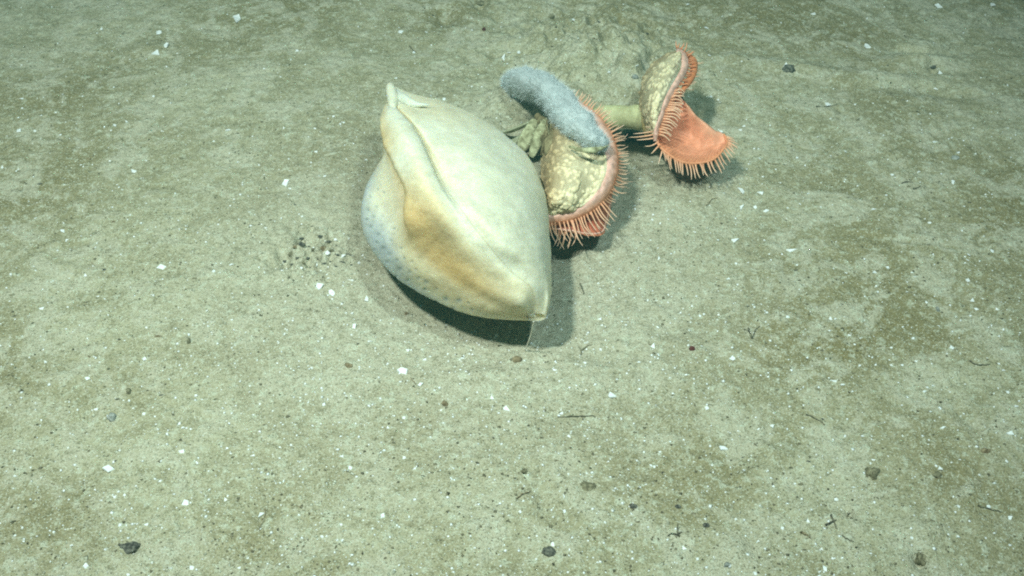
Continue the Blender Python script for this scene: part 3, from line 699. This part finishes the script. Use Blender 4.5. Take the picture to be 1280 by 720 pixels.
BIG = [
 (298,24,15,15,'largest white shell chip, alone on the far sediment near the upper edge'),
 (197,68,13,8,'elongated white shell chip below the little crumbled mound at far left'),
 (207,58,8,8,'white shell chip in the middle of the crumbled mound at far left'),
 (199,41,7,6,'round white shell chip atop the crumbled mound at far left'),
 (168,215,9,7,'lone bluish white shell chip on olive sediment at middle left'),
 (202,334,12,8,'white triangular shell chip on the sediment, alone left of the burrow holes'),
 (357,230,9,9,'white pointed shell chip above the burrow holes left of the sponge'),
 (228,564,11,9,'rounded bright white shell chip in the lower left'),
 (136,586,14,9,'grey-white shell chip with a dark underside in the lower left'),
 (143,622,10,7,'bluish white shell chip beside a smaller one, lower left'),
 (233,629,12,8,'jagged pale shell chip on a pale silt patch, lower left'),
 (327,643,10,11,'white triangular shell chip with a thin stalk beside it, lower left'),
 (399,358,12,8,'white shell chip with a pointed left end, just below the burrow holes'),
 (414,367,11,9,'white star-like shell chip between the burrow holes and the sponge shadow'),
 (440,351,12,4,'thin flat white shell sliver by the lower left of the sponge'),
 (409,316,10,8,'white shell chip lying among the burrow holes'),
 (429,320,10,7,'white notched shell chip right of the burrow holes'),
 (397,332,4,8,'narrow upright white shell sliver among the burrow holes'),
 (459,373,7,9,'pale upright shell chip beside the outer sponge shadow'),
 (443,408,5,8,'narrow white shell chip below the outer sponge shadow'),
 (503,464,15,9,'wide white triangular shell chip in front of the sponge'),
 (524,482,11,6,'flat white shell chip below the wide triangular one'),
 (532,450,9,5,'thin white shell chip right above the wide triangular one'),
 (510,438,8,4,'thin white shell sliver nearest the sponge shadow in front'),
 (632,511,12,8,'white triangular shell chip in the foreground below the brown pebble'),
 (692,463,10,5,'flat white shell chip right of the brown pebble'),
 (765,495,12,7,'white ragged shell chip right of centre in the foreground'),
 (816,432,9,9,'white forked shell chip with a dark edge, left of the dark red pebble'),
 (750,399,7,5,'white shell chip near the sponge tip, on pale silt'),
 (916,448,8,7,'pale blue shell chip right of the dark red pebble'),
 (905,561,13,8,'pale blue-white shell chip on the open sediment, lower right of centre'),
 (706,640,5,8,'white shell chip with a tapering lower end, above the black stone'),
 (705,622,6,9,'white shell chip in a scatter of dark grit, above the black stone'),
 (691,680,5,8,'white pointed shell chip standing behind the black stone'),
 (1041,477,14,4,'slender white rod-like shell sliver at right'),
 (1090,575,9,4,'flat white shell chip above the large olive clump'),
 (1175,585,10,7,'bright white shell chip sitting on the small olive clump'),
 (1263,648,11,6,'bright oval white shell chip by the lower right edge'),
 (1262,542,10,5,'slanted white shell sliver near the right edge'),
 (1178,535,10,4,'white shell sliver with dark underside in the right foreground'),
 (965,532,10,9,'pale blue shell chip on the sediment near the curved twig'),
 (1031,711,8,7,'bright white shell chip on the bottom edge at right'),
 (1215,376,9,5,'bright oval white shell chip above the right-hand dark specks'),
 (927,239,9,9,'white shell chip, topmost of the scatter right of the anemones'),
 (927,260,9,9,'bright white shell chip, lower left of the scatter right of the anemones'),
 (957,264,8,7,'bright white shell chip, rightmost of the scatter right of the anemones'),
 (944,259,7,5,'pale blue shell chip in the middle of the scatter right of the anemones'),
 (951,241,8,5,'flat pale shell chip at the upper right of the scatter by the anemones'),
 (989,313,14,6,'wide white shell chip with a raised right corner, right of centre'),
 (919,301,11,6,'oval white shell chip between the anemone and the wide chip'),
 (824,324,6,5,'white shell chip below the shadow of the first anemone'),
 (1191,229,8,6,'bright white shell chip beside a reddish speck, far right'),
 (1094,341,8,5,'white shell chip with a dark streak to its left, far right'),
 (984,84,8,7,'glinting white shell chip on black grit, upper right'),
 (1035,131,8,5,'white shell chip lying on a thin dark twig, upper right'),
 (1084,58,8,6,'pale oval shell chip above the pale ridge, upper right'),
 (1173,9,9,6,'pale oval shell chip at the top edge, upper right'),
 (1168,178,9,5,'bluish shell chip below the pale ridge at far right'),
 (629,73,8,8,'white shell chip at the left end of the grey fuzzy sponge'),
 (555,124,6,5,'bright glinting shell chip touching the upper outline of the white sponge'),
]
for k, (x, y, w, h, lb) in enumerate(BIG):
    flake('shell_fragment', x, y, w, h, M_SHELL, lb, 'shell', 'larger white shell chips on the sediment', 100 + k)
SMALL = """363,236,5;52,386,7;458,200,4;615,498,7;711,545,8;713,636,4;751,437,6;683,397,5;731,454,5;798,453,6;702,517,6;883,510,6;855,686,7;757,716,5;948,677,7;944,717,7;872,699,5
814,582,5;920,649,5;1053,481,6;984,396,5;1038,399,6;1061,419,6;1075,423,6;1114,435,5;1190,435,7;1220,387,6;1155,490,7;1270,508,6;1235,633,6;1010,652,6;1027,686,6;1024,715,7;1045,625,7;1258,577,5
1078,545,5;1088,692,5;1043,698,4;978,661,5;950,199,5;869,291,6;911,349,7;787,271,4;815,275,4;1115,219,5;1148,215,5;1198,191,5;1110,335,5;1211,319,6;1210,326,6;1211,338,5;1240,314,7;1210,351,7;1162,279,5;1091,262,7
1017,18,7;1240,6,7;1175,92,7;1169,111,7;966,172,4;717,25,6;648,66,6;883,35,6;859,6,6;796,82,5;761,90,4;887,70,6;908,100,5;947,101,5;889,121,5;898,125,4;901,165,6;926,163,6;930,158,5
501,41,7;499,35,4;533,41,6;635,66,6;634,80,4;517,66,5;371,64,6;394,161,5;495,98,4;417,146,4;127,37,6;158,153,7;28,124,7;44,164,5;24,164,8;144,157,6;70,141,4;285,163,7;192,121,4;3,210,6;36,252,4;176,223,4;297,203,4;163,269,3
79,289,8;260,292,4;289,331,6;267,339,5;107,345,6;14,343,8;123,371,6;377,335,5;449,329,5;419,300,6;410,348,5;395,190,5;406,220,4;448,219,3;433,199,4;244,467,6;245,495,6;181,449,7;109,474,8;228,535,7;120,512,6;180,518,5;57,453,6
350,559,6;428,571,8;438,585,8;478,645,8;403,671,6;427,656,6;428,675,4;505,572,5;459,591,4;567,586,6;317,570,8;240,710,9;107,708,9;160,719,6;89,682,6;183,656,6;150,656,5;158,657,4;119,612,6;127,626,6;148,615,5;156,619,5;19,595,5
30,677,5;299,710,5;310,697,4;282,625,6;286,603,5;299,618,4;325,505,4;405,506,6;390,460,5;593,685,5;597,706,4;505,523,5;485,535,5;491,520,4;461,427,8;440,392,5;427,380,4;532,372,4;575,450,4;578,448,6;621,420,5;645,425,4;722,456,4;681,413,4;697,405,4;702,412,4
731,545,4;768,554,4;825,565,4;818,584,4;800,609,5;867,577,4;768,614,4;712,687,4;650,640,5;747,703,4;836,520,3;850,487,3;920,330,4;865,383,4;835,378,5;821,376,4;875,395,5;880,393,4;1000,255,4;985,260,4;1010,242,4;996,197,4;1057,190,5;1055,227,4;1147,216,4
1075,457,4;1112,450,3;1145,452,4;1184,442,4;1166,482,4;1128,457,4;1246,387,5;1174,408,5;1133,365,5;1158,378,5;1097,365,4;1114,457,4;1249,455,5;1254,463,5;1260,491,5;1128,545,3;1110,570,4;1200,575,5;1198,633,6;967,608,4;1067,609,4;980,655,3;1024,720,5;1140,673,5;1095,358,4;1058,342,6;1143,346,5"""
PROTOS = []
sm_list = [tuple(float(v) for v in q.split(',')) for line in SMALL.split('\n') for q in line.split(';')]
for k in range(9):
    x, y, w = sm_list[k]
    o = flake('shell_fragment', x, y, w * 1.0, w * .72, M_SHELL, SL, 'shell', SG, 300 + k); PROTOS.append((o, w))
for k, (x, y, w) in enumerate(sm_list[9:]):
    src, w0 = PROTOS[k % 9]; c = src.copy(); COL.objects.link(c)
    g = ground(x, y); d0 = float(np.dot(g - CAM, FW)); ds = float(np.dot(np.array(src.location) - CAM, FW)); s = w / w0 * d0 / ds
    c.location = g - np.array([0, 0, .0002]); c.scale = (s, s, s); c.rotation_euler = (0, 0, rnd.choice([0, 3.14]) + rnd.uniform(-.4, .4))

# ------------------------------------------------------------------ stones, clumps, twigs
PB = [
 (686,690,21,12,M_DARK,'largest black stone, in the foreground near the bottom edge','black_stone',.35),
 (646,450,17,10,M_BROWN,'brown pebble at the foot of the thin spicule under the sponge tip','brown_pebble',.25),
 (865,436,10,8,M_RED,'dark red pebble on the sediment right of centre','red_pebble',.4),
 (1091,592,19,17,M_OLIVE,'largest olive sediment clump, under a flat white chip, lower right','sediment_clump',.6),
 (1171,594,15,10,M_OLIVE,'small olive sediment clump with a white chip on it','sediment_clump',.6),
 (1232,564,14,9,M_BROWN,'brown mound-like pebble near the right edge','brown_pebble',.4),
 (556,505,11,9,M_BROWN,'tan pebble in the foreground below the wide white chip','brown_pebble',.3),
 (436,457,13,6,M_BROWN,'flat brown pebble left of the wide white chip','brown_pebble',.4),
 (508,393,7,6,M_BROWN,'small reddish brown pebble on the edge of the sponge shadow','brown_pebble',.3),
 (140,522,13,11,M_GREY,'grey speckled stone in the lower left','grey_stone',.5),
 (161,490,7,11,M_OLIVE,'upright dark olive pebble in the lower left','olive_pebble',.3),
 (236,427,6,10,M_OLIVE,'upright olive pebble left of the flat brown pebble','olive_pebble',.3),
 (160,684,26,8,M_DARK,'black crumbled patch of rubble near the lower left corner','black_rubble',.8),  # lump added to give the burrow its dark inside
 (847,634,10,6,M_DARK,'slanted black pebble in the right foreground with a pale speck above','black_stone',.4),
 (883,657,10,7,M_DARK,'blackish pebble close to the bottom right of centre','black_stone',.4),
 (792,633,11,5,M_DARK,'flat black pebble beside a small white chip, bottom centre','black_stone',.4),
 (909,706,11,9,M_GREY,'grey stone by the bottom edge right of the black stone','grey_stone',.6),
 (655,589,11,9,M_OLIVE,'olive ring-like clump in the foreground above the black stone','sediment_clump',.7),
 (1151,699,14,16,M_OLIVE,'dark olive clump by the bottom edge at right','sediment_clump',.9),
 (1194,198,14,9,M_GREY,'blurred grey stone at far right above the bright chip','grey_stone',.5),
 (984,86,17,10,M_DARK,'black grit heap holding a glinting chip, upper right','black_rubble',.8),
 (1167,84,9,6,M_DARK,'dark pebble at the right end of the pale ridge','black_stone',.5),
 (689,21,12,8,M_OLIVE,'dark olive lump near the top edge above the grey sponge','olive_pebble',.5),
 (605,37,6,6,M_RED,'round reddish pebble near the top edge','red_pebble',.3),
 (601,3,18,5,M_OLIVE,'long dark lump on the top edge','olive_pebble',.5),
 (794,96,12,6,M_GREY,'small grey stone at the right end of the silt shelf','grey_stone',.5),
 (1172,387,6,8,M_GREY,'grey stone near the bright oval chip at far right','grey_stone',.5),
 (735,608,22,7,M_OLIVE,'long broken olive clump above the foreground black stone','sediment_clump',.9),
]
for k, (x, y, w, h, m, lb, nm, rg) in enumerate(PB):
    pebble(nm, x, y, w * (.9 if m is M_DARK else .8), h * .8, m, lb, 'stone' if 'clump' not in nm and 'rubble' not in nm else 'clump', seed=k, rough=rg)
DARKS = """377,306,8.1;369,309,6.8;364,318,8.1;379,329,6.8;401,296,6.8;404,311,9.5;414,314,8.1;392,312,6.8;386,308,6.8;421,318,8.1;427,327,8.1;404,329,8.1;435,318,6.8;372,322,5.4;440,331,8.1;366,330,6.8;419,333,6.8;375,298,10;354,326,10;384,322,9;375,298,8;354,326,8;384,322,8;409,302,7;397,323,5;414,327,8;390,282,5;388,334,5;421,307,4;67,605,5;98,560,7;175,706,6;217,704,6;376,633,11;545,580,9;496,650,10;201,494,8;197,420,8;270,499,9;15,369,8;18,395,7;128,400,4;175,405,4;268,419,4
301,425,5;111,445,6;300,440,4;131,483,7;500,523,4;463,480,6;532,443,4;528,470,5;600,556,4;527,709,6;609,587,6;456,630,4;530,595,8;472,576,8;320,558,7;243,600,8;160,587,10;18,652,8;106,654,6;48,669,7;681,445,6;693,449,5;760,443,7;771,439,8;716,444,5;812,431,6
897,419,6;812,405,5;935,383,5;1123,463,6;1121,453,4;1247,380,6;1052,380,5;1023,413,4;980,362,6;1022,487,10;1028,524,7;1185,460,7;896,300,4;901,301,5;749,27,6;742,48,5;775,45,6;752,62,6;808,42,7;911,22,6;917,24,7;937,30,8;780,32,4;813,75,5;812,88,6;724,100,4;731,95,4
1003,154,4;1072,150,10;1113,165,7;1128,125,5;1210,71,4;1010,118,5;1265,315,8;995,338,7;1011,354,4;967,265,4;1137,233,8;1145,235,7;1077,213,4;1060,247,5;930,250,5;1212,253,5;1226,338,8;1096,340,6;549,39,5;398,75,5;503,122,4;361,37,4;358,53,6;385,141,6;516,95,6;575,122,4;566,9,6;540,19,5
290,126,5;85,103,6;28,228,9;50,230,6;110,198,9;228,198,7;314,219,6;266,265,5;142,277,7;189,268,5;175,303,4;129,337,9;115,329,6;232,348,5;244,348,8;369,256,5;336,242,5;361,208,4;434,205,5;1063,641,7;1050,643,5;1112,608,9;1002,605,9;1010,577,8;1131,673,7;1125,634,6;1117,652,8;1228,676,8;1200,657,6;1256,583,5
866,569,5;927,572,5;830,702,4;937,709,4;653,713,4;829,590,5;808,677,5;727,514,6;730,521,12;888,506,6;698,575,5;806,573,9;855,627,5;940,584,5;872,660,4"""
PROTO_AT = set(range(8))
dk = [tuple(float(v) for v in q.split(',')) for line in DARKS.split('\n') for q in line.split(';')]
DP = []
for k, (x, y, w) in enumerate(dk):
    if k in PROTO_AT:
        o = pebble('dark_crumb', x, y, w * .95, w * .55, [M_DARK, M_BROWN, M_OLIVE, M_OLIVE][k % 4], 'small dark crumb lying loose on the sediment', 'crumb', 'small dark crumbs on the sediment', seed=200 + k, rough=.8, n=2, sink=.25); DP.append((o, w, o.location.copy()))
    else:
        near_burrow = 345 < x < 450 and 270 < y < 345; src, w0, l0 = DP[(k % 2) * 4 if near_burrow else k % 8]; c = src.copy(); COL.objects.link(c); g = ground(x, y)  # crumbs at the burrow holes are added to darken the pits
        s = (w * .72 if near_burrow else w * .72) / w0 * float(np.dot(g - CAM, FW)) / float(np.dot(np.array(l0) - CAM, FW))
        c.location = g - np.array([0, 0, w * .0002]); c.scale = (s * rnd.uniform(.8, 1.5), s * rnd.uniform(.6, 1.1), s * rnd.uniform(.4, .75)); c.rotation_euler = (0, 0, rnd.choice([0, 3.14]) + rnd.uniform(-.4, .4))
def twig(lists, label, r=1.2, m=None, name='twig', z=.0015):
    g = ground(*lists[0][0][:2]); root = None; Vs, Fs = [], []
    for pts in lists:
        P = []
        for q in pts:
            p = ground(q[0], q[1]); dz = q[2] if len(q) > 2 else 0.0
            if dz: p = W(q[0], q[1], p[2] + dz)
            P.append(p + np.array([0, 0, z]))
        P = cr(P, 14) if len(P) > 2 else np.linspace(P[0], P[1], 10)
        P = P + nr.normal(0, .0003, P.shape)
        V, F = tube_data(P, np.linspace(r, r * .4, len(P)) * .00085 * nr.uniform(.7, 1.2, len(P)), 6); b = len(Vs); Vs += V; Fs += [tuple(i + b for i in f) for f in F]
    tag(mesh(name, Vs, Fs, m or M_TWIG, None, g), label, 'twig')
twig([[(725,355,.006),(728,363,.004),(730,369)]], 'short black curved twig right of the sponge', 1.5)
twig([[(1038,644),(1042,653),(1046,662)], [(1032,657),(1043,652),(1060,646)]], 'black crossed twig lying in the lower right', 1.3)
twig([[(1007,519),(1018,523),(1031,532)]], 'thin brown curved twig lying right of the pale blue chip', 1.0)
twig([[(940,424),(937,416),(930,412)], [(940,424),(944,414),(949,409)], [(938,418),(935,410)]], 'dark forked twig right of the dark red pebble', 1.1)
twig([[(726,444),(726,438),(723,433)], [(726,440),(733,434),(739,432)]], 'small olive forked twig right of the brown pebble', 1.0, M_OLIVE)
twig([[(847,670),(847,662),(847,655,.008)], [(847,669),(840,668),(834,671)], [(847,668),(852,666)]], 'branching dark twig standing in the right foreground', 1.2)
twig([[(697,522),(725,521),(744,521)]], 'long thin dark twig lying in the foreground below the ragged chip', .9)
twig([[(1052,670),(1060,675),(1067,678)]], 'thin dark straight twig below the crossed twig', .9)
twig([[(1001,666),(1008,669),(1013,674)]], 'thick short brown twig left of the crossed twig', 1.5, M_BROWN)
twig([[(1222,633),(1236,637),(1252,641)]], 'thin bent twig left of the bright oval chip by the right edge', .9)
twig([[(1020,134),(1033,134),(1047,131)]], 'thin dark twig under a white chip, upper right', 1.1)
twig([[(512,58),(516,63),(520,66)]], 'short black twig on the sediment above the white sponge', 1.1)
twig([[(1127,230),(1134,228),(1141,229)]], 'curved dark twig, upper of a pair at far right', 1.1)
twig([[(1141,237),(1146,236),(1150,233)]], 'curved dark twig, lower of a pair at far right', 1.3)
twig([[(331,637),(331,646),(324,662)]], 'hair-thin brown twig trailing below the triangular chip, lower left', .7, M_BROWN)
twig([[(513,473),(519,480),(524,484)]], 'hair-thin reddish twig beside the flat chip in front of the sponge', .6, M_BROWN)
twig([[(960,205),(968,206),(976,205)]], 'thin reddish twig lying flat right of the second anemone', .8, M_BROWN)
twig([[(757,268),(763,262),(768,256)]], 'hair-thin brown twig in the shadow of the first anemone', .6, M_BROWN)
twig([[(883,258),(890,250),(897,248)]], 'reddish brown bent twig left of the white chip scatter', .9, M_BROWN)
twig([[(1212,452),(1222,457),(1238,456)]], 'dark bent twig by the right edge beside pale chips', 1.2)
twig([[(645,624),(655,618),(664,615)]], 'brown twig in the foreground above the black stone', 1.1, M_BROWN)

# ------------------------------------------------------------------ uncountable grit
def grit(name, n, m, smin, smax, seed, flat=.6, power=3.0, bias=None):
    r = np.random.RandomState(seed)
    px = r.uniform(-120, 1400, n); py = r.uniform(-40, 790, n)
    d = FW[None] + ((px - 640) / FPX)[:, None] * RT + ((360 - py) / FPX)[:, None] * UP
    t = -CAM[2] / d[:, 2]; P = CAM + d * t[:, None]
    if bias is not None:
        keep = r.uniform(0, 1, n) < bias(P[:, 0], P[:, 1]); P = P[keep]; n = len(P)
    P[:, 2] = H(P[:, 0], P[:, 1])
    s = smin + (smax - smin) * r.uniform(0, 1, n) ** power
    base = np.array([(1, 0, 0), (0, 1, 0), (-1, 0, 0), (0, -1, 0), (0, 0, 1), (0, 0, -1)], float)
    B = base[None] * r.uniform(.5, 1.2, (n, 6, 1)); B[:, :, 2] *= flat
    B = B + r.normal(0, .12, B.shape)
    a = r.uniform(0, 6.28, n); c, s_ = np.cos(a)[:, None], np.sin(a)[:, None]
    x = B[..., 0] * c - B[..., 1] * s_ ; y = B[..., 0] * s_ + B[..., 1] * c
    B = np.stack([x, y, B[..., 2]], -1) * s[:, None, None] + P[:, None, :]
    f = np.array([(0, 1, 4), (1, 2, 4), (2, 3, 4), (3, 0, 4), (1, 0, 5), (2, 1, 5), (3, 2, 5), (0, 3, 5)])
    F = (f[None] + (np.arange(n) * 6)[:, None, None]).reshape(-1, 3)
    me = bpy.data.meshes.new(name); me.vertices.add(n * 6); me.vertices.foreach_set('co', B.astype(np.float32).ravel())
    me.loops.add(F.size); me.loops.foreach_set('vertex_index', F.astype(np.int32).ravel())
    me.polygons.add(len(F)); me.polygons.foreach_set('loop_start', (np.arange(len(F)) * 3).astype(np.int32)); me.polygons.foreach_set('loop_total', np.full(len(F), 3, np.int32))
    me.update(calc_edges=True); me.materials.append(m)
    o = bpy.data.objects.new(name, me); COL.objects.link(o); return o
def near(x, y):
    g = G(600, 430); q = np.exp(-(((x - g[0]) / .30) ** 2 + ((y - g[1]) / .26) ** 2))
    return .30 + .7 * q + .35 * vnoise(x * 9, y * 9, 3)
tag(grit('white_grit', 27000, M_SHELL, .00045, .0028, 1, .6, 3.8, near), 'fine white grains scattered over the sediment', kind='stuff')
tag(grit('dark_grit', 26000, M_DGRIT, .0005, .0026, 2, .6, 3.4, lambda x, y: .5 + .9 * vnoise(x * 8, y * 8, 8)), 'fine dark grains scattered over the sediment', kind='stuff')
tag(grit('pale_grit', 26000, M_PGRIT, .0006, .0026, 4, .6, 3.0, near), 'fine grey-green grains scattered over the sediment', kind='stuff')
